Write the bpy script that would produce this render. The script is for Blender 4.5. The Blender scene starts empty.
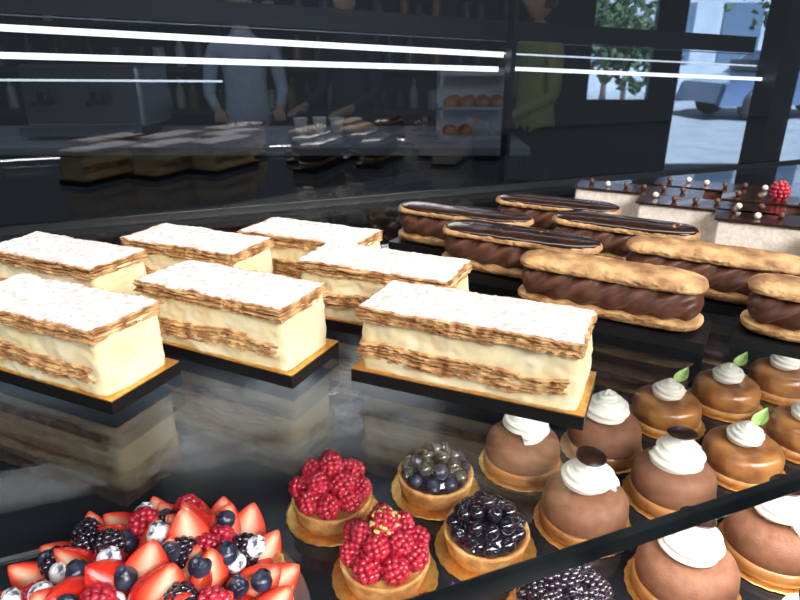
import bpy, bmesh, math, random
from mathutils import Vector, Matrix, noise, Euler
U=.18; SH=1.2; LOW=SH-.169
R=math.radians
CA=R(21.53)
sc=bpy.context.scene
sc.view_settings.view_transform='Standard'
# ---------------------------------------------------------------- materials
def nd(nt,t,**k):
    n=nt.nodes.new(t)
    for a,b in k.items(): setattr(n,a,b)
    return n
def pmat(name,c1,c2=None,scale=60,rough=.5,metal=0,bump=0,bscale=None,coat=0,sss=0,spec=.5,emit=None,es=0,lo=.4,hi=.6,detail=4,stretch=None):
    m=bpy.data.materials.new(name); m.use_nodes=True; nt=m.node_tree
    b=nt.nodes['Principled BSDF']
    b.inputs['Base Color'].default_value=(*c1,1); b.inputs['Roughness'].default_value=rough
    b.inputs['Metallic'].default_value=metal; b.inputs['Coat Weight'].default_value=coat
    b.inputs['Specular IOR Level'].default_value=spec
    if sss:
        b.inputs['Subsurface Weight'].default_value=sss
        b.inputs['Subsurface Radius'].default_value=(1,.6,.3); b.inputs['Subsurface Scale'].default_value=.004
    if emit: b.inputs['Emission Color'].default_value=(*emit,1); b.inputs['Emission Strength'].default_value=es
    tc=nd(nt,'ShaderNodeTexCoord'); src=tc.outputs['Object']
    if stretch:
        mp=nd(nt,'ShaderNodeMapping'); mp.inputs['Scale'].default_value=stretch
        nt.links.new(src,mp.inputs['Vector']); src=mp.outputs['Vector']
    n=nd(nt,'ShaderNodeTexNoise'); n.inputs['Scale'].default_value=scale; n.inputs['Detail'].default_value=detail
    nt.links.new(src,n.inputs['Vector'])
    r=nd(nt,'ShaderNodeValToRGB'); r.color_ramp.elements[0].position=lo; r.color_ramp.elements[1].position=hi
    c2=c2 or tuple(min(1,x*1.15) for x in c1)
    r.color_ramp.elements[0].color=(*c1,1); r.color_ramp.elements[1].color=(*c2,1)
    nt.links.new(n.outputs['Fac'],r.inputs['Fac']); nt.links.new(r.outputs['Color'],b.inputs['Base Color'])
    if bump:
        n2=nd(nt,'ShaderNodeTexNoise'); n2.inputs['Scale'].default_value=bscale or scale*3; n2.inputs['Detail'].default_value=5
        nt.links.new(src,n2.inputs['Vector'])
        bp=nd(nt,'ShaderNodeBump'); bp.inputs['Strength'].default_value=bump; bp.inputs['Distance'].default_value=.001
        nt.links.new(n2.outputs['Fac'],bp.inputs['Height']); nt.links.new(bp.outputs['Normal'],b.inputs['Normal'])
    return m
def glassmat(name,tint,f0=.04,rough=.01,mx_=.96):
    # thin glass: Schlick reflectance from the true surface angle, same from both sides
    m=bpy.data.materials.new(name); m.use_nodes=True; nt=m.node_tree; nt.nodes.clear(); L=nt.links
    o=nd(nt,'ShaderNodeOutputMaterial'); mx=nd(nt,'ShaderNodeMixShader')
    ge=nd(nt,'ShaderNodeNewGeometry'); dt=nd(nt,'ShaderNodeVectorMath',operation='DOT_PRODUCT')
    L.new(ge.outputs['Normal'],dt.inputs[0]); L.new(ge.outputs['Incoming'],dt.inputs[1])
    ab=nd(nt,'ShaderNodeMath',operation='ABSOLUTE'); L.new(dt.outputs['Value'],ab.inputs[0])
    su=nd(nt,'ShaderNodeMath',operation='SUBTRACT'); su.inputs[0].default_value=1; L.new(ab.outputs[0],su.inputs[1])
    pw=nd(nt,'ShaderNodeMath',operation='POWER'); L.new(su.outputs[0],pw.inputs[0]); pw.inputs[1].default_value=5
    ma=nd(nt,'ShaderNodeMath',operation='MULTIPLY_ADD'); L.new(pw.outputs[0],ma.inputs[0]); ma.inputs[1].default_value=mx_; ma.inputs[2].default_value=f0
    t=nd(nt,'ShaderNodeBsdfTransparent'); t.inputs['Color'].default_value=(*tint,1)
    g=nd(nt,'ShaderNodeBsdfGlossy'); g.inputs['Roughness'].default_value=rough; g.inputs['Color'].default_value=(1,1,1,1)
    L.new(ma.outputs[0],mx.inputs['Fac']); L.new(t.outputs[0],mx.inputs[1]); L.new(g.outputs[0],mx.inputs[2]); L.new(mx.outputs[0],o.inputs[0])
    return m
M={}
M['cream']=pmat('custard_cream',(.88,.74,.44),(.93,.83,.57),scale=40,rough=.45,bump=.35,bscale=160,sss=.2)
M['flake']=pmat('puff_pastry',(.36,.15,.048),(.80,.51,.24),scale=110,rough=.65,bump=.7,bscale=500,lo=.38,hi=.64)
M['sugar']=pmat('sugar_dust',(.68,.50,.40),(.86,.83,.86),scale=210,rough=.95,bump=1,bscale=900,lo=.34,hi=.52,detail=11)
M['black']=pmat('black_board',(.006,.006,.007),rough=.4,spec=.3)
M['gold']=pmat('gold_board',(.78,.40,.10),(.92,.56,.18),scale=200,rough=.32,metal=.85,bump=.2,bscale=900)
M['bun']=pmat('choux_bun',(.22,.085,.028),(.72,.44,.19),scale=60,rough=.5,bump=1,bscale=300,lo=.34,hi=.66,detail=9)
M['choc']=pmat('chocolate_cream',(.085,.031,.018),(.14,.056,.034),scale=80,rough=.42,bump=.2,bscale=300)
M['glaze']=pmat('chocolate_glaze',(.020,.008,.006),(.036,.015,.010),rough=.2,coat=.4,bump=.1)
M['mousse']=pmat('milk_chocolate_mousse',(.21,.088,.048),(.26,.115,.065),scale=120,rough=.6,bump=.3,bscale=900,spec=.4)
M['white']=pmat('whipped_cream',(.92,.89,.80),(.96,.94,.88),rough=.5,sss=.1)
M['caramel']=pmat('caramel_glaze',(.24,.088,.026),(.46,.20,.062),scale=45,rough=.28,coat=.3,bump=.3,bscale=120)
M['crust']=pmat('tart_crust',(.48,.21,.06),(.80,.45,.17),scale=80,rough=.6,bump=.6,bscale=400)
M['rasp']=pmat('raspberry',(.32,.006,.024),(.58,.022,.05),scale=150,rough=.25,coat=.5,sss=.1)
M['bberry']=pmat('blackberry',(.006,.005,.010),(.022,.010,.024),scale=150,rough=.12,coat=.8)
M['currant']=pmat('blackcurrant',(.006,.006,.012),(.016,.012,.022),scale=150,rough=.08,coat=1)
M['blue']=pmat('blueberry',(.010,.013,.032),(.035,.045,.085),scale=120,rough=.3,coat=.3)
M['glberry']=pmat('glazed_blueberry',(.022,.024,.024),(.08,.08,.065),scale=140,rough=.1,coat=1)
M['dusty']=pmat('dusted_blueberry',(.08,.09,.15),(.9,.9,.94),scale=220,rough=.7,lo=.34,hi=.48)
M['straw']=pmat('strawberry_skin',(.60,.014,.010),(.82,.040,.018),scale=90,rough=.2,coat=.5,bump=.8,bscale=420)
M['leaf']=pmat('mint_leaf',(.36,.62,.16),(.54,.78,.30),scale=200,rough=.4)
M['pist']=pmat('pistachio',(.45,.50,.12),(.65,.45,.15),scale=300)
M['nougat']=pmat('hazelnut_cream',(.84,.72,.60),(.94,.87,.79),scale=350,rough=.55,bump=.2)
M['purple']=pmat('purple_flower',(.22,.06,.55),(.35,.12,.7))
M['metal']=pmat('brushed_steel',(.45,.46,.48),rough=.3,metal=.9)
M['frame']=pmat('black_frame',(.006,.007,.009),rough=.4)
M['edge']=pmat('glass_edge',(.004,.006,.007),(.010,.014,.015),scale=20,rough=.15)
M['deck']=pmat('dark_stone_deck',(.012,.014,.018),(.016,.018,.022),scale=14,rough=.12)
M['led']=pmat('led_strip',(1,1,1),rough=.5,emit=(.93,.96,1),es=3.6)  # emission imitates LED strips mirrored in the back glass
M['led2']=pmat('led_strip_dim',(1,1,1),rough=.5,emit=(.85,.92,1),es=1.3)
M['shelf']=glassmat('shelf_glass',(.96,.975,.975),f0=.045)
M['pane']=glassmat('back_pane_glass',(.63,.66,.70),f0=.085)
M['clear']=glassmat('window_glass',(.95,.97,.98),f0=.03)
m=bpy.data.materials.new('strawberry_cut'); m.use_nodes=True; nt=m.node_tree; b=nt.nodes['Principled BSDF']; b.inputs['Roughness'].default_value=.25; b.inputs['Coat Weight'].default_value=.3
a=nd(nt,'ShaderNodeAttribute',attribute_name='cut'); r=nd(nt,'ShaderNodeValToRGB')
r.color_ramp.elements[0].color=(.94,.68,.52,1); r.color_ramp.elements[1].color=(.62,.02,.012,1); r.color_ramp.elements[1].position=.95
e=r.color_ramp.elements.new(.30); e.color=(.88,.42,.28,1)
e=r.color_ramp.elements.new(.62); e.color=(.80,.12,.055,1)
nt.links.new(a.outputs['Fac'],r.inputs['Fac']); nt.links.new(r.outputs['Color'],b.inputs['Base Color']); M['cut']=m

# ---------------------------------------------------------------- helpers
def grp(name,loc=(0,0,0),rz=0):
    e=bpy.data.objects.new(name,None); e.empty_display_size=.01; e.location=loc; e.rotation_euler=(0,0,rz)
    sc.collection.objects.link(e); return e
def mesh(name,vs,fs,mats,smooth=True,mi=None):
    me=bpy.data.meshes.new(name); me.from_pydata([tuple(v) for v in vs],[],fs)
    for q in (mats if isinstance(mats,(list,tuple)) else [mats]): me.materials.append(q)
    if smooth: me.polygons.foreach_set('use_smooth',[True]*len(me.polygons))
    if mi: me.polygons.foreach_set('material_index',mi)
    me.update(); return me
def ob(name,me,par=None,loc=(0,0,0),rot=(0,0,0),s=(1,1,1)):
    o=bpy.data.objects.new(name,me); o.location=loc; o.rotation_euler=rot; o.scale=s if not isinstance(s,(int,float)) else (s,s,s)
    sc.collection.objects.link(o)
    if par: o.parent=par
    return o
def lbox(nx,ny,nz,f):
    vs=[];ix={};fs=[]
    def V(i,j,k):
        q=(i,j,k)
        if q not in ix: ix[q]=len(vs); vs.append(f(i/nx,j/ny,k/nz))
        return ix[q]
    for i in range(nx):
        for j in range(ny):
            fs.append((V(i,j,0),V(i,j+1,0),V(i+1,j+1,0),V(i+1,j,0))); fs.append((V(i,j,nz),V(i+1,j,nz),V(i+1,j+1,nz),V(i,j+1,nz)))
    for i in range(nx):
        for k in range(nz):
            fs.append((V(i,0,k),V(i+1,0,k),V(i+1,0,k+1),V(i,0,k+1))); fs.append((V(i,ny,k),V(i,ny,k+1),V(i+1,ny,k+1),V(i+1,ny,k)))
    for j in range(ny):
        for k in range(nz):
            fs.append((V(0,j,k),V(0,j,k+1),V(0,j+1,k+1),V(0,j+1,k))); fs.append((V(nx,j,k),V(nx,j+1,k),V(nx,j+1,k+1),V(nx,j,k+1)))
    return vs,fs
def box(name,a,b,mat,par=None,bev=0,loc=(0,0,0),rot=(0,0,0)):
    vs,fs=lbox(1,1,1,lambda u,v,w:(a[0]+(b[0]-a[0])*u,a[1]+(b[1]-a[1])*v,a[2]+(b[2]-a[2])*w))
    o=ob(name,mesh(name,vs,fs,mat,False),par,loc,rot)
    if bev: q=o.modifiers.new('b','BEVEL'); q.width=bev; q.segments=2
    return o
def lathe(name,prof,mat,n=48,fn=None):
    vs=[];fs=[]
    for r,z in prof:
        for i in range(n):
            t=2*math.pi*i/n; rr,zz=(r,z) if not fn else fn(r,z,t)
            vs.append((rr*math.cos(t),rr*math.sin(t),zz))
    for k in range(len(prof)-1):
        for i in range(n):
            j=(i+1)%n; fs.append((k*n+i,k*n+j,(k+1)*n+j,(k+1)*n+i))
    fs.append(tuple(reversed(range(n)))); fs.append(tuple((len(prof)-1)*n+i for i in range(n)))
    return mesh(name,vs,fs,mat)
def N(x,y=0,z=0): return noise.noise(Vector((x,y,z)))

# ---------------------------------------------------------------- mille-feuille
def sheet(par,nm,x0,x1,y0,y1,z,th,seed,mat,amp=.0014,wav=.0008,nx=90,ny=16,top=0,wx=None):
    def f(u,v,w):
        x=x0+(x1-x0)*u; y=y0+(y1-y0)*v
        eu=abs(2*u-1)**8; ev=abs(2*v-1)**8
        x+=(1 if u>.5 else -1)*amp*eu*(N(y*140,seed,1)+.6*N(y*420,seed,2))*1.2
        y+=(1 if v>.5 else -1)*amp*ev*(N(x*70,seed,3 if v>.5 else 7)+.7*N(x*330,seed,4))*1.3
        zz=z+w*th+wav*N(x*40,y*40,seed)+wav*.55*max(eu,ev)*N(x*190,y*190,seed+9)
        if wx: zz+=wx(x)
        if top and w>.5: zz+=top*(N(x*420,y*420,seed)+.6*N(x*900,y*900,5))-.0009*max(eu,ev)
        return (x,y,zz)
    vs,fs=lbox(nx,ny,1,f); return ob(nm,mesh(nm,vs,fs,mat,False if not top else True),par)
BH=.0085
def mille(x,y,L,seed,rz=-24.5,wd=.046):
    g=grp('mille_feuille',(x*U,y*U,SH),R(rz)); W=wd
    box('board_edge',(-L-.006,-.0006,0),(.0045,W+.004,BH-.0008),M['black'],g)
    box('gold_board',(-L-.006,-.0005,BH-.0008),(.0045,W+.004,BH),M['gold'],g)
    def cr(u,v,w):
        x=-L+L*u; y=.0008+(W-.0016)*v; z=BH+.0345*w
        cu=2*u-1; cv=2*v-1
        k=.0016*(abs(cu)**20)*(abs(cv)**6); x-=math.copysign(k,cu); y-=math.copysign(k,cv)
        bul=.0010*math.sin(math.pi*min(1,max(0,w)))
        if v in(0,1): y+=math.copysign(1,cv)*(bul*.6+.0013*N(x*55,z*90,seed+v*9)+.0008*N(x*200,z*260,seed))
        if u in(0,1): x+=math.copysign(1,cu)*(bul+.0010*N(y*60,z*70,seed+u)+.0006*N(y*40,z*400,seed))
        if u==1: x+=.0008*(1-w)
        return(x,y,z)
    vs,fs=lbox(70,24,22,cr); ob('custard_cream',mesh('custard_cream',vs,fs,M['cream']),g)
    rnd=random.Random(seed)
    z=.0165+rnd.uniform(-.0008,.0008); ph=rnd.uniform(0,6)
    wx=lambda x:.0011*math.sin(x*50+ph)+.0006*math.sin(x*120+ph*2)
    for i in range(9):
        a=-L-.0010+rnd.uniform(0,.004); b=-.004-rnd.uniform(0,.009)-(.018 if i in(0,8) else 0)
        sheet(g,'pastry_sheet',a,b,-.0014+rnd.uniform(-.0010,.0010),W+.001,z+i*.00125,.00080,seed*3.1+i,M['flake'],amp=.0016,wav=.0018 if i in(0,8) else .0011,wx=wx)
    for i in range(7):
        sheet(g,'pastry_sheet',-L-.001+rnd.uniform(-.0008,.001),.0003+rnd.uniform(-.001,.0008),-.0010+rnd.uniform(-.0011,.0006),W+.0008,.0402+i*.00112,.00075,seed*5.7+i,M['flake'],amp=.0015,wav=.0010)
    sheet(g,'icing_sugar',-L+.0004,-.0008,0.0003,W-.0006,.0477,.0012,seed*5.7+6,M['sugar'],wav=.0010,nx=130,ny=50,top=.0005)
    return g
mille(-.865,1.580,.112,1,-24)
mille(-1.115,2.119,.110,2,-24)
mille(-.362,1.735,.110,3,-26)
mille(-.644,2.285,.104,4,-24)
mille(.165,1.985,.108,5,-23)
mille(-.185,2.400,.102,6,-24)
mille(.495,1.500,.1215,7,-23)

# ---------------------------------------------------------------- eclairs
def tube(nm,L,cy,cz,ry,rz,mat,fn=None,ns=60,nt_=36,p=5,x0=0):
    vs=[];fs=[]
    for i in range(ns+1):
        s=i/ns; c=math.sqrt(max(0,1-abs(2*s-1)**p)); c=max(c,.02)
        for j in range(nt_):
            t=2*math.pi*j/nt_; k=fn(s,t) if fn else 1
            vs.append((x0+L*s,cy+ry*c*k*math.cos(t),cz+rz*c*k*math.sin(t)))
    for i in range(ns):
        for j in range(nt_):
            q=(j+1)%nt_; fs.append((i*nt_+j,i*nt_+q,(i+1)*nt_+q,(i+1)*nt_+j))
    fs.append(tuple(range(nt_))); fs.append(tuple(reversed([ns*nt_+j for j in range(nt_)])))
    return mesh(nm,vs,fs,mat)
def eclair(x,y,seed,glz=True,rz=-30,L=.123):
    g=grp('chocolate_eclair',(x*U,y*U,SH),R(rz)); w=.040
    box('board_edge',(-.002,-.001,0),(L+.004,w+.001,.0070),M['black'],g)
    bf=lambda s,t:1+.07*N(s*7,math.cos(t)*1.2,math.sin(t)*1.2+seed)+.05*N(s*26,math.cos(t)*4,math.sin(t)*4+seed)+.04*N(s*70,math.cos(t)*10,math.sin(t)*10+seed)
    me=tube('bottom_bun',L,w/2,.0140,.0192,.0085,M['bun'],bf,ns=140,nt_=64,p=8)
    for v in me.vertices:
        if v.co.z>.0150: v.co.z=.0150+(v.co.z-.0150)*.3
        if v.co.z<.0080: v.co.z=.0080-(.0080-v.co.z)*.2
    ob('bottom_bun',me,g)
    rid=lambda s,t:1+.09*math.sin(6*t+s*42+seed)+.07*N(s*11,math.cos(t)*2,seed)
    ob('chocolate_filling',tube('chocolate_filling',L-.004,w/2,.0258,.0196,.0146,M['choc'],rid,ns=190,nt_=90,p=7,x0=.002),g)
    me=tube('top_bun',L-.001,w/2,.0380,.0196,.0070,M['bun'],bf,ns=140,nt_=64,p=8)
    for v in me.vertices:
        if v.co.z<.0368: v.co.z=.0368-(.0368-v.co.z)*.45
    ob('top_bun',me,g)
    if glz:
        me=tube('chocolate_glaze',L-.005,w/2,.0408,.0186,.0046,M['glaze'],lambda s,t:1+.05*N(s*12,math.cos(t)*2,seed),x0=.0025,p=7)
        ob('chocolate_glaze',me,g)
    return g
E=[(-.050,3.222,.135),(.160,2.80,.135),(.445,2.33,.127),(.50,3.41,.125),(.72,2.98,.125),(.94,2.53,.125),(1.215,2.03,.125),(1.70,2.21,.123)]
for i,(x,y,l_) in enumerate(E): eclair(x,y,i*3.3,glz=i not in(2,6,5),L=l_)

# pearl cakes
def pearl(x,y,seed,mat='nougat'):
    g=grp('hazelnut_chocolate_bar',(x*U,y*U,SH),R(-28)); L=.125;w=.040;rnd=random.Random(seed)
    box('board_edge',(-.002,-.001,0),(L+.002,w+.001,.004),M['black'],g)
    def f(u,v,k):
        x=L*u;y=.001+(w-.002)*v;z=.004+.034*k
        if v in(0,1): y+=(2*v-1)*.0008*N(x*90,z*90,seed)
        if u in(0,1): x+=(2*u-1)*.0008*N(y*90,z*90,seed)
        return(x,y,z)
    vs,fs=lbox(50,14,12,f); ob('cake_body',mesh('cake_body',vs,fs,M[mat]),g)
    box('chocolate_plaque',(-.003,-.002,.038),(L+.003,w+.002,.0400),M['glaze'],g,bev=.0005)
    pm=lathe('pearl',[(.0004,-.0030),(.0016,-.0025),(.0026,-.0014),(.0030,0),(.0026,.0014),(.0016,.0025),(.0004,.0030)],M['nougat'],16)
    pm2=pm.copy(); pm2.materials.clear(); pm2.materials.append(M['choc'])
    for i in range(6):
        ob('pearl',pm if rnd.random()<.45 else pm2,g,(.012+i*.0190,w/2+rnd.uniform(-.009,.009),.0428))
    return g
P=[(1.08,3.79),(1.32,3.38),(1.585,3.02),(1.86,2.60)]
for i,(x,y) in enumerate(P): pearl(x,y,i)
bars=[pearl(x,y,i+9,'choc') for i,(x,y) in enumerate([(1.60,3.86),(1.83,3.46),(2.10,3.08)])]

# ---------------------------------------------------------------- fruit meshes
def berry(nm,mat,rad=.0078,h=.0092,d=.0024,rnd_s=1,rows=7):
    bm=bmesh.new(); rnd=random.Random(rnd_s)
    for i in range(rows+1):
        ph=math.pi*(.10+.80*i/rows); rr=rad*math.sin(ph); z=h*math.cos(ph)
        c=max(1,int(2*math.pi*rr/(d*1.62)))
        for j in range(c):
            t=2*math.pi*(j+.5*(i%2))/c
            k=d*rnd.uniform(.93,1.08)
            bmesh.ops.create_icosphere(bm,subdivisions=2,radius=k,matrix=Matrix.Translation((rr*math.cos(t),rr*math.sin(t),z)))
    bmesh.ops.create_icosphere(bm,subdivisions=2,radius=rad*.85)
    me=bpy.data.meshes.new(nm); bm.to_mesh(me); bm.free(); me.materials.append(mat)
    me.polygons.foreach_set('use_smooth',[True]*len(me.polygons)); return me
RB=berry('raspberry',M['rasp'],.0070,.0088,.0026,1,6); BK=berry('blackberry',M['bberry'],.0080,.0092,.0031,2,6)
pr=[(.0003,-.0062)]+[(.0068*math.sin(a),-.0062*math.cos(a)) for a in [math.pi*i/14 for i in range(1,12)]]+[(.0033,.0064),(.0026,.0070),(.0018,.0052),(.0003,.0050)]
BL=lathe('blueberry',pr,M['blue'],28,lambda r,z,t:(r*(1+(.16*math.sin(5*t) if z>.0062 else 0)),z))
def recol(me,mt): q=me.copy(); q.materials.clear(); q.materials.append(mt); return q
BD=recol(BL,M['dusty']); BC=recol(BL,M['currant']); BG=recol(BL,M['glberry'])
def strawb(half=True):
    vs=[];fs=[];mi=[];cut=[]
    ns=20; n=14; A=math.pi if half else 2*math.pi
    rad=lambda s:.0130*(math.sin(math.pi*min(1,(s*.90+.10))**.66)**.80)+.0003
    H=.029
    for i in range(ns+1):
        s=i/ns; r=rad(s)
        for j in range(n+1):
            t=A*j/n; vs.append((r*math.cos(t),r*math.sin(t)*(.85 if half else 1),H*s)); cut.append(1)
    for i in range(ns):
        for j in range(n):
            fs.append((i*(n+1)+j,i*(n+1)+j+1,(i+1)*(n+1)+j+1,(i+1)*(n+1)+j)); mi.append(0)
    if half:
        o=len(vs);c=8
        for i in range(ns+1):
            s=i/ns;r=rad(s)
            for j in range(c+1):
                q=2*j/c-1; vs.append((-r*q,-.0003*(1-q*q),H*s)); cut.append(max(abs(q),abs(2*s-1)**3))
        for i in range(ns):
            for j in range(c):
                fs.append((o+i*(c+1)+j,o+i*(c+1)+j+1,o+(i+1)*(c+1)+j+1,o+(i+1)*(c+1)+j)); mi.append(1)
    me=mesh('strawberry',vs,fs,[M['straw'],M['cut']],True,mi)
    at=me.attributes.new('cut','FLOAT','POINT'); at.data.foreach_set('value',cut); return me
ST=strawb(True); SF=strawb(False)

# ---------------------------------------------------------------- discs and mini tarts
discme=lathe('gold_disc',[(.0370,0),(.0380,.0006),(.0380,.0012),(.0365,.0014),(.030,.0012),(.002,.0012)],M['gold'],72,lambda r,z,t:(r*(1+(.012*math.sin(24*t) if r>.0364 else 0)),z))
shellme=lathe('tart_shell',[(.026,0.0),(.0285,.001),(.0305,.010),(.0318,.015),(.0320,.0175),(.0305,.0182),(.029,.0170),(.027,.016),(.002,.0155)],M['crust'],96,lambda r,z,t:(r*(1+.008*math.sin(30*t)*(1 if .0<z<.0175 and r>.028 else 0)+.01*N(math.cos(t)*3,math.sin(t)*3,z*100)),z+(.0006*N(math.cos(t)*6,math.sin(t)*6))))
def tart_base(nm,x,y):
    g=grp(nm,(x,y,LOW),random.Random(x*977).uniform(0,6)); ob('gold_disc',discme,g); ob('tart_shell',shellme,g,(0,0,.0012)); return g
def pile(g,me,seed,rings,nm,sc_=1,alt=None,tilt=.7,out=0):
    rnd=random.Random(seed)
    for r,n,z in rings:
        for i in range(n):
            t=2*math.pi*(i+rnd.uniform(-.10,.10))/n+z*300
            m_=me if not alt or rnd.random()<.6 else alt
            o=ob(nm,m_,g,(r*math.cos(t),r*math.sin(t),z+rnd.uniform(-.001,.001)),(rnd.uniform(-tilt,tilt),rnd.uniform(-tilt,tilt),rnd.uniform(0,6)),sc_*rnd.uniform(.92,1.06))
            if out:
                o.rotation_mode='QUATERNION'; o.rotation_quaternion=Vector((math.cos(t)*out*r/.02+rnd.uniform(-.2,.2),math.sin(t)*out*r/.02+rnd.uniform(-.2,.2),1)).to_track_quat('Z','Y')
def rasp_tart(x,y,s,pist):
    g=tart_base('raspberry_tart',x,y); pile(g,RB,s,[(.0225,8,.0255),(.0135,5,.0375),(.0010,1,.0465),(.008,3,.027)],'raspberry',1.06,out=.8)
    if pist:
        rnd=random.Random(3); pm=lathe('nut',[(.0003,-.001),(.0012,-.0005),(.0014,.0004),(.0003,.0012)],M['pist'],7)
        for i in range(30):
            r=.012*math.sqrt(rnd.random()); t=rnd.uniform(0,6.28)
            ob('pistachio_bit',pm,g,(r*math.cos(t),r*math.sin(t),.0575-.9*r*r/.012),(rnd.random()*3,rnd.random()*3,0),1.1)
def dark_tart(nm,x,y,s,me,alt,sc_=.9):
    g=tart_base(nm,x,y)
    ob('jelly',lathe('jelly',[(.029,.015),(.027,.022),(.018,.030),(.002,.033)],M['currant'],40),g)
    pile(g,me,s,[(.0240,11,.0225),(.0165,8,.0315),(.0085,4,.0375),(.001,1,.0420)],'berry',sc_,alt,1.5)
rasp_tart(-.0544,.4022,1,False); rasp_tart(-.0107,.3381,2,True)
dark_tart('blueberry_tart',.0299,.4305,3,BG,BL,.88); dark_tart('blackcurrant_tart',.0642,.3640,4,BC,BC); dark_tart('blackberry_tart',.1050,.2965,5,BK,BC,.86)
rasp_tart(.0225,.262,6,False)
# cream swirl
def swirl(R0,H,tr,turns=2.7,rid=7):
    vs=[];fs=[];ns=120;n=42
    for i in range(ns+1):
        s=i/ns; a=2*math.pi*turns*s; rr=R0*(1-s)**.85; z=tr*.8+(H-tr)*s**1.05; k=tr*(1-.55*s)*(1 if s<.97 else max(.05,(1-s)/.03))
        if i==0:k*=.2
        c=Vector((rr*math.cos(a),rr*math.sin(a),z)); ra=Vector((math.cos(a),math.sin(a),0))
        for j in range(n):
            t=2*math.pi*j/n; q=k*(1+.13*math.sin(rid*t+s*40)); p_=c+ra*q*math.cos(t)+Vector((0,0,q*math.sin(t))); vs.append(p_)
    for i in range(ns):
        for j in range(n):
            q=(j+1)%n; fs.append((i*n+q,i*n+j,(i+1)*n+j,(i+1)*n+q))
    fs.append(tuple(reversed(range(n)))); fs.append(tuple(ns*n+j for j in range(n)))
    return mesh('cream_swirl',vs,fs,M['white'])
SWB=swirl(.0145,.0265,.0080,3.3); SWS=swirl(.0110,.0205,.0068)
dome=lathe('mousse_dome',[(.0315,.010),(.0325,.012),(.0328,.018),(.0322,.024),(.0303,.0285),(.0270,.0322),(.0225,.0346),(.015,.0356),(.002,.0358)],M['mousse'],72)
dbase=lathe('biscuit_base',[(.0325,0),(.0338,.001),(.0343,.006),(.0340,.0098),(.0325,.0112),(.03,.0115),(.002,.0115)],M['caramel'],72)
cdisc=lathe('chocolate_disc',[(.0110,0),(.0115,.0004),(.0115,.0009),(.0107,.0012),(.002,.0012)],M['glaze'],48)  # thin dark disc set on top of the cream swirl
cara=lathe('caramel_cake',[(.0300,0),(.0315,.002),(.0325,.010),(.0322,.018),(.0300,.0235),(.0255,.0262),(.0200,.0268),(.018,.0262),(.002,.0258)],M['caramel'],72)
carb=lathe('caramel_rim',[(.0322,0),(.0335,.001),(.0337,.005),(.0325,.0065),(.030,.007),(.002,.007)],M['crust'],72)
def leafme():
    vs=[];fs=[];n=12
    for i in range(n+1):
        s=i/n; w=.0048*math.sin(math.pi*s**.8)
        for q in(-1,-.5,0,.5,1): vs.append((w*q,.019*s,.0022*abs(q)+.005*s*s))
    for i in range(n):
        for j in range(4): fs.append((i*5+j,i*5+j+1,(i+1)*5+j+1,(i+1)*5+j))
    return mesh('mint_leaf',vs,fs,M['leaf'])
LF=leafme()
def cake_c(x,y,d):
    g=grp('chocolate_mousse_dome',(x,y,LOW),x*40); ob('gold_disc',discme,g); ob('biscuit_base',dbase,g,(0,0,.0012)); ob('mousse_dome',dome,g,(0,0,.0012)); ob('cream_swirl',SWB,g,(0,0,.0352))
    if d: ob('chocolate_disc',cdisc,g,(.000,.000,.0632),(.10,.06,0))
def cake_g(x,y,lf):
    g=grp('caramel_cream_cake',(x,y,LOW),0); ob('gold_disc',discme,g); ob('caramel_rim',carb,g,(0,0,.0012)); ob('caramel_cake',cara,g,(0,0,.0022)); ob('cream_swirl',SWS,g,(0,0,.0270))
    if lf: ob('mint_leaf',LF,g,(.003,-.002,.0440),(.15,0,-.9),1.25)
for x,y,d in[(.1096,.4649,0),(.190,.489,0),(.1447,.3907,1),(.2265,.421,1),(.1960,.3248,1),(.2740,.3570,1),(.317,.287,1),(.236,.258,1)]: cake_c(x,y,d)
for x,y,l in[(.2672,.5360,1),(.3429,.5690,1),(.3044,.4600,1),(.4195,.5980,0),(.3830,.4960,0),(.352,.392,1),(.429,.425,0),(.46,.53,0)]: cake_g(x,y,l)
g=grp('edible_flower',(.036,.309,LOW+.0),0)
for i in range(5):
    a=i*1.2566; ob('petal',LF.copy(),g,(0,0,.004),(.5,0,a),.7).data.materials[0]=M['purple']
ob('flower_center',BL,g,(0,0,.004),(0,0,0),.45)

# ---------------------------------------------------------------- large fruit tart
g=grp('mixed_berry_tart',(-.162,.2875,LOW),0)
ob('cake_board',lathe('cake_board',[(.104,0),(.105,.0008),(.104,.002),(.002,.002)],M['metal'],96),g)
ob('tart_shell',lathe('big_shell',[(.083,0),(.088,.001),(.0905,.010),(.093,.016),(.0935,.018),(.091,.0185),(.089,.017),(.085,.0155),(.002,.0155)],M['crust'],160,lambda r,z,t:(r*(1+.012*math.sin(60*t)*(1 if r>.085 and z>.001 else 0)),z)),g,(0,0,.002))
ob('pastry_cream',lathe('filling',[(.088,.015),(.086,.019),(.06,.025),(.02,.028),(.002,.028)],M['straw'],64),g)
rnd=random.Random(31)
def put(me,r,t,z,rot,s=1,nm='fruit'): 
    o=ob(nm,me,g,(r*math.cos(t),r*math.sin(t),z),(0,0,0),s); o.rotation_mode='QUATERNION'; o.rotation_quaternion=rot; return o
def aim(v,roll=0):
    return Vector(v).to_track_quat('Z','Y')@Euler((0,0,roll)).to_quaternion()
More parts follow.
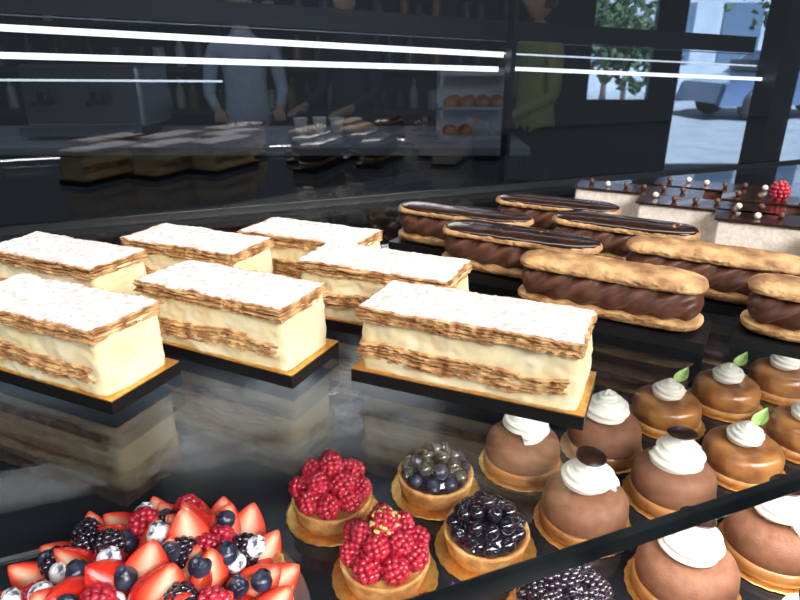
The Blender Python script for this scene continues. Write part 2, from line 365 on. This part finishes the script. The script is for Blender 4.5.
def ring(n,r,z,kinds,out,up,off=0,ss=1.0):
    for i in range(n):
        t=2*math.pi*(i+off+rnd.uniform(-.1,.1))/n; k=kinds[i%len(kinds)]
        c,s_=math.cos(t),math.sin(t)
        if k=='S':
            d=Vector((c*out-s_*.35+rnd.uniform(-.35,.35),s_*out+c*.35+rnd.uniform(-.35,.35),up)).normalized()
            q=d.to_track_quat('Z','Y'); best=None; w_=Vector((c*.3+rnd.uniform(-.6,.6),-.5+rnd.uniform(-.6,.6),.6))
            for a in range(24):
                qq=q@Euler((0,0,a*math.pi/12)).to_quaternion(); nrm=qq@Vector((0,-1,0)); sco=nrm.dot(w_)
                if best is None or sco>best[0]: best=(sco,qq)
            put(ST,r-.010*out,t,z-.003,best[1],ss*rnd.uniform(.92,1.1),'strawberry')
        elif k=='s': put(SF,r,t,z-.003,aim((c*.4+rnd.uniform(-.3,.3),s_*.4,1),rnd.random()*6),1.0,'strawberry')
        else:
            me,sz={'R':(RB,1.18),'K':(BK,1.0),'B':(BL,1.08),'D':(BD,1.1)}[k]
            put(me,r,t,z+.006,aim((rnd.uniform(-.7,.7),rnd.uniform(-.7,.7),1)),sz*rnd.uniform(.93,1.07),{'R':'raspberry','K':'blackberry','B':'blueberry','D':'blueberry'}[k])
ring(22,.084,.020,'S',.75,.55)
ring(15,.069,.027,'SKSSB',.5,.5,.5)
ring(16,.060,.029,'BDRSKS',.3,.6,.2)
ring(10,.046,.034,'SRSBS',.4,.5,.3,1.0)
ring(8,.033,.037,'SKSRS',.3,.5,.1,1.0)
ring(5,.017,.039,'SBSDS',.3,.6,.4,1.05)
ring(2,.006,.044,'SB',.2,1,.1,1.0)
ring(9,.038,.043,'BSDKB',0,1,.3)
ring(14,.075,.031,'BDBRDK',0,1,.25)
ring(9,.055,.038,'BSRKDB',0,1,.6)
ring(4,.024,.046,'BDRS',0,1,.6)

# ---------------------------------------------------------------- display case
def cbox(nm,a,b,mat,par,bev=0): return box(nm,a,b,mat,par,bev)
case=grp('pastry_display_case',(0,0,0),CA)
S0,S1=-1.3,1.7
cbox('upper_glass_shelf',(S0,.1516,SH-.007),(S1,.752,SH-.0002),M['shelf'],case)
cbox('upper_shelf_edge',(S0,.1475,SH-.0082),(S1,.1515,SH+.0001),M['edge'],case,.0006)
cbox('lower_deck',(S0,.02,LOW-.03),(S1,.752,LOW-.0002),M['deck'],case)
cbox('lower_deck_steel_lip',(S0,.4330,LOW-.0002),(.0,.4344,LOW+.0025),M['metal'],case)
cbox('cabinet_base',(S0,.04,.08),(S1,.74,LOW-.03),M['frame'],case)
cbox('plinth',(S0+.03,.08,0),(S1-.03,.70,.08),M['frame'],case)
cbox('back_glass',(S0,.756,LOW),(S1,.760,SH+.52),M['pane'],case)
for s in(S0,.4585,S1-.03): cbox('post',(s-.001,.7605,LOW-.03),(s+.006,.775,SH+.52),M['frame'],case)
cbox('corner_post',(.950,.762,LOW-.2),(1.000,.80,SH+.56),M['frame'],case)
cbox('top_frame',(S0,.755,SH+.52),(S1,.80,SH+.56),M['frame'],case)
cbox('shelf_back_rail',(S0,.7521,SH-.012),(S1,.7558,SH+.004),M['frame'],case)
for s in(S0,S1-.012):
    cbox('end_bracket',(s,.15,SH-.02),(s+.012,.75,SH-.0072),M['metal'],case); cbox('end_leg',(s,.20,LOW),(s+.012,.23,SH-.02),M['metal'],case); cbox('end_leg',(s,.70,LOW),(s+.012,.73,SH-.02),M['metal'],case)
def bar(nm,s0,z0,s1,z1,n,w,h,mat):
    vs=[(s0,n,z0-h/2),(s0,n+w,z0-h/2),(s0,n+w,z0+h/2),(s0,n,z0+h/2),(s1,n,z1-h/2),(s1,n+w,z1-h/2),(s1,n+w,z1+h/2),(s1,n,z1+h/2)]
    fs=[(0,1,2,3),(4,7,6,5),(0,3,7,4),(1,5,6,2),(0,4,5,1),(3,2,6,7)]
    return ob(nm,mesh(nm,vs,fs,mat,False),case)
z=SH
bar('led_strip',-.45,z+.2155,.456,z+.1735,.778,.006,.0066,M['led'])  # glowing bars behind the pane stand in for reflected LED strips
bar('led_strip',-.45,z+.1850,.456,z+.1550,.790,.006,.0064,M['led'])
bar('led_strip',-.45,z+.1570,.09,z+.1450,.800,.006,.0022,M['led2'])
bar('led_strip',.468,z+.1560,.948,z+.135,.785,.006,.0050,M['led'])
bar('led_strip',.468,z+.1750,.948,z+.155,.80,.006,.0022,M['led2'])
bar('header_beam',-1.0,z+.262,.950,z+.187,.812,.012,.024,M['frame'])
bar('header_beam_trim',-1.0,z+.2475,.950,z+.1725,.8125,.008,.0012,M['metal'])

# ---------------------------------------------------------------- shop room
wallm=pmat('dark_wall',(.010,.012,.017),(.016,.019,.026),scale=3,rough=.6)
flm=pmat('dark_floor',(.02,.02,.024),(.035,.035,.04),scale=5,rough=.3)
box('floor',(-4,-4,-.1),(5,5.5,0),flm)
box('ceiling',(-6,-5,2.8),(7,5.6,2.9),wallm)  # carried on unseen behind the camera to keep the sun off the pastries
box('wall_left',(-4.1,-4,0),(-4,5.6,2.8),wallm)
wb=grp('wall_back')
for a,b,c,d in[(-4,1.55,0,2.8),(1.55,2.13,0,.95),(1.55,2.13,2.35,2.8),(2.13,2.30,0,2.8),(2.30,3.06,2.55,2.8),(3.06,3.24,0,2.8),(3.24,4.7,2.55,2.8),(3.24,4.7,0,.25),(4.7,5,0,2.8)]:
    box('wall_panel',(a,5.5,c),(b,5.6,d),wallm,wb)
def frame(nm,a,b,c,d,mid=0):
    g=grp(nm); t=.035
    box('glass',(a+t,5.545,c+t),(b-t,5.55,d-t),M['clear'],g)
    for q in[((a,5.52,c),(a+t,5.58,d)),((b-t,5.52,c),(b,5.58,d)),((a+t,5.52,c),(b-t,5.58,c+t)),((a+t,5.52,d-t),(b-t,5.58,d))]: box('frame_bar',q[0],q[1],M['frame'],g)
frame('window_1',1.55,2.13,.95,2.35); frame('door_1',2.30,3.06,.0,2.55,0); frame('window_2',3.24,4.7,.25,2.55)
# street
gm=pmat('pavement',(.42,.45,.50),(.52,.55,.60),scale=2,rough=.8)
box('ground',(-6,5.6,-.12),(22,30,-.02),gm)
st=grp('street_building'); fm=pmat('facade',(.45,.50,.58),(.55,.60,.68),scale=1.5,rough=.8); wm=pmat('facade_window',(.12,.18,.26),rough=.1)
box('facade_wall',(-4,24,-.02),(22,25,7),fm,st)
for i in range(10):
    for k in range(2): box('facade_window',(-3+i*2.4,23.95,.9+k*3),(-1.6+i*2.4,24.0,2.9+k*3),wm,st)
def tree(x,y,s,seed):
    g=grp('street_tree',(x,y,-.02)); bark=pmat('bark',(.12,.08,.05)); fo=pmat('foliage',(.035,.07,.022),(.10,.16,.07),scale=6,rough=.7)
    ob('trunk',lathe('trunk',[(.14,0),(.10,.4),(.08,1.5),(.05,2.6)],bark,12),g,s=(s,s,s))
    bm=bmesh.new(); r=random.Random(seed)
    for i in range(380):
        c=Vector((r.gauss(0,.6),r.gauss(0,.6),2.6+r.gauss(0,.5)))*s
        bmesh.ops.create_icosphere(bm,subdivisions=1,radius=r.uniform(.05,.13)*s,matrix=Matrix.Translation(c))
    for v in bm.verts: v.co+=Vector((N(*(v.co*9)),N(*(v.co*9+Vector((9,0,0)))),N(*(v.co*9+Vector((0,9,0))))))*.14
    me=bpy.data.meshes.new('crown'); bm.to_mesh(me); bm.free(); me.materials.append(fo); ob('crown',me,g)
tree(4.1,12,.55,1); tree(11.0,18.5,1.0,2); tree(5.9,19,.8,3)
g=grp('parked_car',(6.6,13.4,-.02),R(8)); cp=pmat('car_paint',(.10,.16,.28),rough=.2,coat=1); tyre=pmat('tyre',(.02,.02,.02)); cgl=pmat('car_glass',(.05,.07,.09),rough=.05)
pf=[(0,.35),(.1,.75),(1.0,.92),(1.6,1.38),(2.9,1.42),(3.6,1.0),(4.2,.9),(4.25,.4)]
vs=[];n=len(pf)
for yy,k in((0,.0),(.15,1),(1.55,1),(1.7,.0)):
    for a,b in pf: vs.append((a,yy,b-(.06 if k==0 else 0)))
fs=[]
for r_ in range(3):
    for i in range(n-1): fs.append((r_*n+i,r_*n+i+1,(r_+1)*n+i+1,(r_+1)*n+i))
    fs.append((r_*n+n-1,r_*n,(r_+1)*n,(r_+1)*n+n-1))
fs+= [tuple(range(n)),tuple(reversed(range(3*n,4*n)))]
ob('body',mesh('body',vs,fs,cp,False),g)
box('side_glass',(1.45,-.01,.98),(3.2,0.0,1.28),cgl,g); box('windscreen',(1.1,.2,.96),(1.5,1.5,1.2),cgl,g)
wl=lathe('wheel',[(.2,-.1),(.33,-.09),(.34,0),(.33,.09),(.2,.1)],tyre,28)
for a in(.85,3.4):
    for b_ in(.08,1.62): ob('wheel',wl,g,(a,b_,.34),(R(90),0,0))
# counter
g=grp('service_counter'); ct=pmat('counter_top',(.42,.46,.52),(.5,.54,.6),scale=4,rough=.25)
box('counter_top',(-3.6,3.0,.91),(.62,3.9,.95),ct,g,.004); box('counter_body',(-3.58,3.08,.0),(.58,3.85,.91),pmat('counter_front',(.012,.014,.02),rough=.4),g)
g=grp('back_bar_shelving'); shm=pmat('shelf_wood',(.04,.035,.035),rough=.5)
for zz in(.9,1.22,1.55,1.9): box('shelf',(-3.8,5.15,zz),(1.0,5.48,zz+.03),shm,g)
for xx in(-3.8,-2.6,-1.4,-.2,.97): box('upright',(xx,5.14,0),(xx+.03,5.49,2.2),shm,g)
cols=[(.35,.37,.4),(.05,.06,.08),(.25,.14,.07),(.5,.5,.5),(.10,.14,.2),(.03,.03,.04)]
gm_=[pmat('goods_%d'%i,c,rough=.3) for i,c in enumerate(cols)]
bp=[(.035,0),(.037,.01),(.037,.13),(.03,.16),(.013,.19),(.013,.23),(.015,.235)]
jp=[(.045,0),(.048,.01),(.048,.11),(.042,.12),(.046,.125),(.046,.145),(.01,.15)]
bms=[lathe('bottle',bp,m_,14) for m_ in gm_]; jms=[lathe('jar',jp,m_,14) for m_ in gm_]
rnd=random.Random(5)
for zz in(.93,1.25,1.58):
    x=-3.7
    while x<.85:
        ob('bottle_or_jar',rnd.choice(bms+jms),g,(x,5.3+rnd.uniform(-.06,.06),zz)); x+=rnd.uniform(.11,.24)
g=grp('espresso_machine',(-1.95,3.35,.95))
box('body',(0,0,.05),(.62,.42,.36),M['metal'],g,.02); box('cup_rail',(.02,.02,.36),(.60,.40,.39),M['frame'],g,.005); box('drip_tray',(.02,-.12,.02),(.60,.0,.06),M['metal'],g,.005)
for a in(.15,.42): ob('group_head',lathe('gh',[(.035,0),(.04,.01),(.04,.06),(.03,.07)],M['frame'],20),g,(a,-.05,.17)); box('portafilter_handle',(a-.01,-.17,.17),(a+.01,-.05,.19),M['frame'],g)
for a in(.04,.56): box('foot',(a,.05,0),(a+.03,.3,.05),M['frame'],g)
g=grp('warming_cabinet',(.20,3.25,.95)); wfr=pmat('cabinet_white',(.7,.72,.76),rough=.3); orm=pmat('baked_roll',(.75,.20,.05),(.9,.4,.12),scale=20)
for q in[((0,0,0),(.36,.3,.02)),((0,0,.15),(.36,.3,.16)),((0,0,.31),(.36,.3,.34)),((0,.28,.02),(.36,.3,.31)),((0,0,.02),(.015,.015,.31)),((.345,0,.02),(.36,.015,.31))]: box('cabinet_panel',q[0],q[1],wfr,g)
rl=lathe('roll',[(.004,0),(.03,.002),(.04,.015),(.034,.035),(.015,.048),(.002,.05)],orm,16)
for i in range(4): ob('baked_roll',rl,g,(.06+i*.08,.09,.16)); ob('baked_roll',rl,g,(.09+i*.075,.2,.16))
for i in range(2): ob('baked_roll',rl,g,(.06+i*.08,.09,.02))
g=grp('stacked_cups'); cu=lathe('cup',[(.025,0),(.028,.005),(.038,.07),(.040,.08),(.036,.08),(.024,.01)],M['white'],18)
for i in range(3): ob('cup',cu,g,(-.55+.1*i,3.55+.04*(i%2),.95))
# ---------------------------------------------------------------- people
SKE=lathe('ear',[(.001,-.011),(.008,-.007),(.011,0),(.008,.007),(.001,.011)],pmat('ear_skin',(.50,.30,.21)),12)
def person(nm,x,y,rz,shirt,pants,hair):
    g=grp(nm,(x,y,0),rz)
    ver=[];rad=[];ed=[]
    def v(p,r): ver.append(p); rad.append(r); return len(ver)-1
    pe=v((0,0,.95),(.16,.11)); wa=v((0,0,1.10),(.14,.10)); ch=v((0,.0,1.30),(.165,.11)); ne=v((0,0,1.45),(.07,.06)); nk=v((0,-.012,1.56),(.048,.05))
    ed+=[(pe,wa),(wa,ch),(ch,ne),(ne,nk)]
    for s in(-1,1):
        h=v((s*.09,0,.86),(.09,.095)); k=v((s*.10,-.01,.49),(.06,.065)); a=v((s*.105,.01,.10),(.038,.042)); f=v((s*.11,-.16,.04),(.04,.03)); ed+=[(pe,h),(h,k),(k,a),(a,f)]
        sh=v((s*.185,0,1.40),(.06,.06)); el=v((s*.235,-.02,1.12),(.042,.042)); wr=v((s*.19,-.24,1.03),(.026,.028)); pa=v((s*.175,-.31,1.02),(.034,.018)); ed+=[(ch,sh),(sh,el),(el,wr),(wr,pa)]
        for i in range(4):
            b0=v((s*(.175-.026+.017*i),-.35,1.015),(.010,.010)); b1=v((s*(.175-.028+.018*i),-.385-.008*(i in(1,2)),1.0),(.008,.008)); b2=v((s*(.175-.028+.018*i),-.40-.008*(i in(1,2)),.978),(.007,.007)); ed+=[(pa,b0),(b0,b1),(b1,b2)]
        t0=v((s*.135,-.30,1.015),(.011,.011)); t1=v((s*.118,-.335,1.01),(.009,.009)); ed+=[(pa,t0),(t0,t1)]
    me=bpy.data.meshes.new('body'); me.from_pydata(ver,ed,[]); o=bpy.data.objects.new('tmp',me); sc.collection.objects.link(o)
    o.modifiers.new('s','SKIN')
    for i,r_ in enumerate(rad): me.skin_vertices[0].data[i].radius=r_
    me.skin_vertices[0].data[pe].use_root=True
    o.modifiers.new('u','SUBSURF').levels=2
    bpy.context.view_layer.update(); dg=bpy.context.evaluated_depsgraph_get()
    m2=bpy.data.meshes.new_from_object(o.evaluated_get(dg)); bpy.data.objects.remove(o)
    m2.materials.clear(); skin=pmat('skin',(.50,.30,.21),rough=.5)
    for q in(shirt,pants,skin,M['frame']): m2.materials.append(q)
    for p_ in m2.polygons:
        c=p_.center; k=0
        if c.z<.93 and abs(c.x)<.25 and c.y>-.15 : k=1
        if c.z<.09: k=3
        if c.z>1.49 or (c.y<-.23 and c.z>.5): k=2
        p_.material_index=k; p_.use_smooth=True
    ob('body',m2,g)
    def hf(u,v_,w):
        a=Vector((2*u-1,2*v_-1,2*w-1)).normalized()
        x=a.x*.075; y=a.y*.095; z=a.z*.12
        if a.z<0: x*=1+.18*a.z; y*=1+.12*a.z
        if a.y<-.75 and abs(a.x)<.2 and -.35<a.z<.05: y-=.020*(1-abs(a.x)/.2)
        if a.y<-.6 and .05<a.z<.25 and .15<abs(a.x)<.6: y+=.008
        return(x,y,z)
    vs,fs=lbox(16,16,16,hf); ob('head',mesh('head',vs,fs,skin),g,(0,-.02,1.66))
    def hr(u,v_,w):
        a=Vector((2*u-1,2*v_-1,2*w-1)).normalized(); k=1.09+.03*N(a.x*6,a.y*6,a.z*6)
        z=a.z*.12*k
        z=max(z,.065) if a.y<-.2 else max(z,-.06)
        return(a.x*.078*k,a.y*.098*k+.006,z)
    vs,fs=lbox(14,14,14,hr); ob('hair',mesh('hair',vs,fs,hair),g,(0,-.015,1.665))
    eye=lathe('eye',[(.001,-.011),(.008,-.007),(.011,0),(.008,.007),(.001,.011)],M['white'],12)
    for s in(-1,1):
        ob('eye',eye,g,(s*.030,-.100,1.672)); ob('ear',SKE,g,(s*.075,-.015,1.655),(0,0,0),(.8,1.6,2.6))
    box('mouth',(-.022,-.107,1.605),(.022,-.098,1.613),pmat('lips',(.4,.12,.1)),g,.003)
    return g
hair=pmat('dark_hair',(.03,.02,.015),rough=.5); dk=pmat('dark_cloth',(.02,.022,.03),rough=.8)
person('barista',-1.00,4.25,R(15),pmat('pale_shirt',(.42,.49,.58),rough=.8),dk,hair)
person('barista',-.33,4.35,R(-35),pmat('navy_shirt',(.03,.035,.05),rough=.8),dk,hair)
person('customer',.84,4.05,R(-70),pmat('olive_shirt',(.42,.42,.14),rough=.8),dk,pmat('brown_hair',(.12,.06,.03)))
def pend(x,y):
    g=grp('pendant_lamp',(x,y,2.1)); ob('shade',lathe('shade',[(.13,0),(.12,.05),(.07,.13),(.02,.16)],M['frame'],28),g); ob('cord',lathe('cord',[(.004,.16),(.004,.70)],M['frame'],8),g)
    ob('bulb',lathe('bulb',[(.01,-.035),(.03,-.02),(.035,0),(.02,.03)],pmat('bulb',(1,1,1),emit=(1,.9,.75),es=6),16),g,(0,0,.02))
for x in(-2.6,-1.5,-.4): pend(x,3.5)
# raspberry garnish on the rear chocolate bar
ob('raspberry',RB,bars[1],(.048,.02,.0480),(0,0,0),1.05)

# ---------------------------------------------------------------- lights
def area(nm,loc,target,sx,sy,e,col,par=None):
    l=bpy.data.lights.new(nm,'AREA'); l.shape='RECTANGLE'; l.size=sx; l.size_y=sy; l.energy=e; l.color=col
    o=bpy.data.objects.new(nm,l); o.location=loc; o.rotation_euler=(Vector(target)-Vector(loc)).to_track_quat('-Z','Y').to_euler(); sc.collection.objects.link(o); return o
l=area('case_top_light',(.15,.50,SH+.55),(.15,.50,SH),1.9,.12,5.6,(1,.97,.95)); l.rotation_euler=(R(-4),0,CA)
area('shop_window_daylight',(.9,-.85,SH+1.0),(.12,.45,SH),1.3,.7,56,(1,.98,.95))
l=area('under_shelf_light',(.155,.230,SH-.012),(.155,.230,SH-.2),1.0,.012,1.9,(1,.96,.91)); l.rotation_euler=(R(20),0,CA)  # added fill without a fitting, brightens the cakes on the lower deck
area('counter_light',(-1.4,3.3,2.6),(-1.4,3.5,.9),3.6,.4,13,(.75,.87,1))  # unseen area lamp added to brighten the counter
area('back_bar_light',(-1.0,4.6,2.7),(-1.0,5.3,1.2),3.6,.3,3,(.8,.9,1))  # unseen area lamp added to lift the back shelves
s=bpy.data.lights.new('sun','SUN'); s.energy=15.0; s.angle=.02; s.color=(.82,.91,1); so=bpy.data.objects.new('sun',s); so.rotation_euler=(R(40),R(25),0); sc.collection.objects.link(so)
w=bpy.data.worlds.new('sky'); sc.world=w; w.use_nodes=True; bg=w.node_tree.nodes['Background']; bg.inputs['Color'].default_value=(.74,.86,1,1); bg.inputs['Strength'].default_value=.17
# ---------------------------------------------------------------- camera
c=bpy.data.cameras.new('camera'); c.sensor_width=36; c.lens=27.9; c.clip_start=.01; c.dof.use_dof=True; c.dof.focus_distance=.42; c.dof.aperture_fstop=18
co=bpy.data.objects.new('camera',c); co.location=(0,0,SH+.18); co.rotation_euler=(R(68),0,0); sc.collection.objects.link(co); sc.camera=co
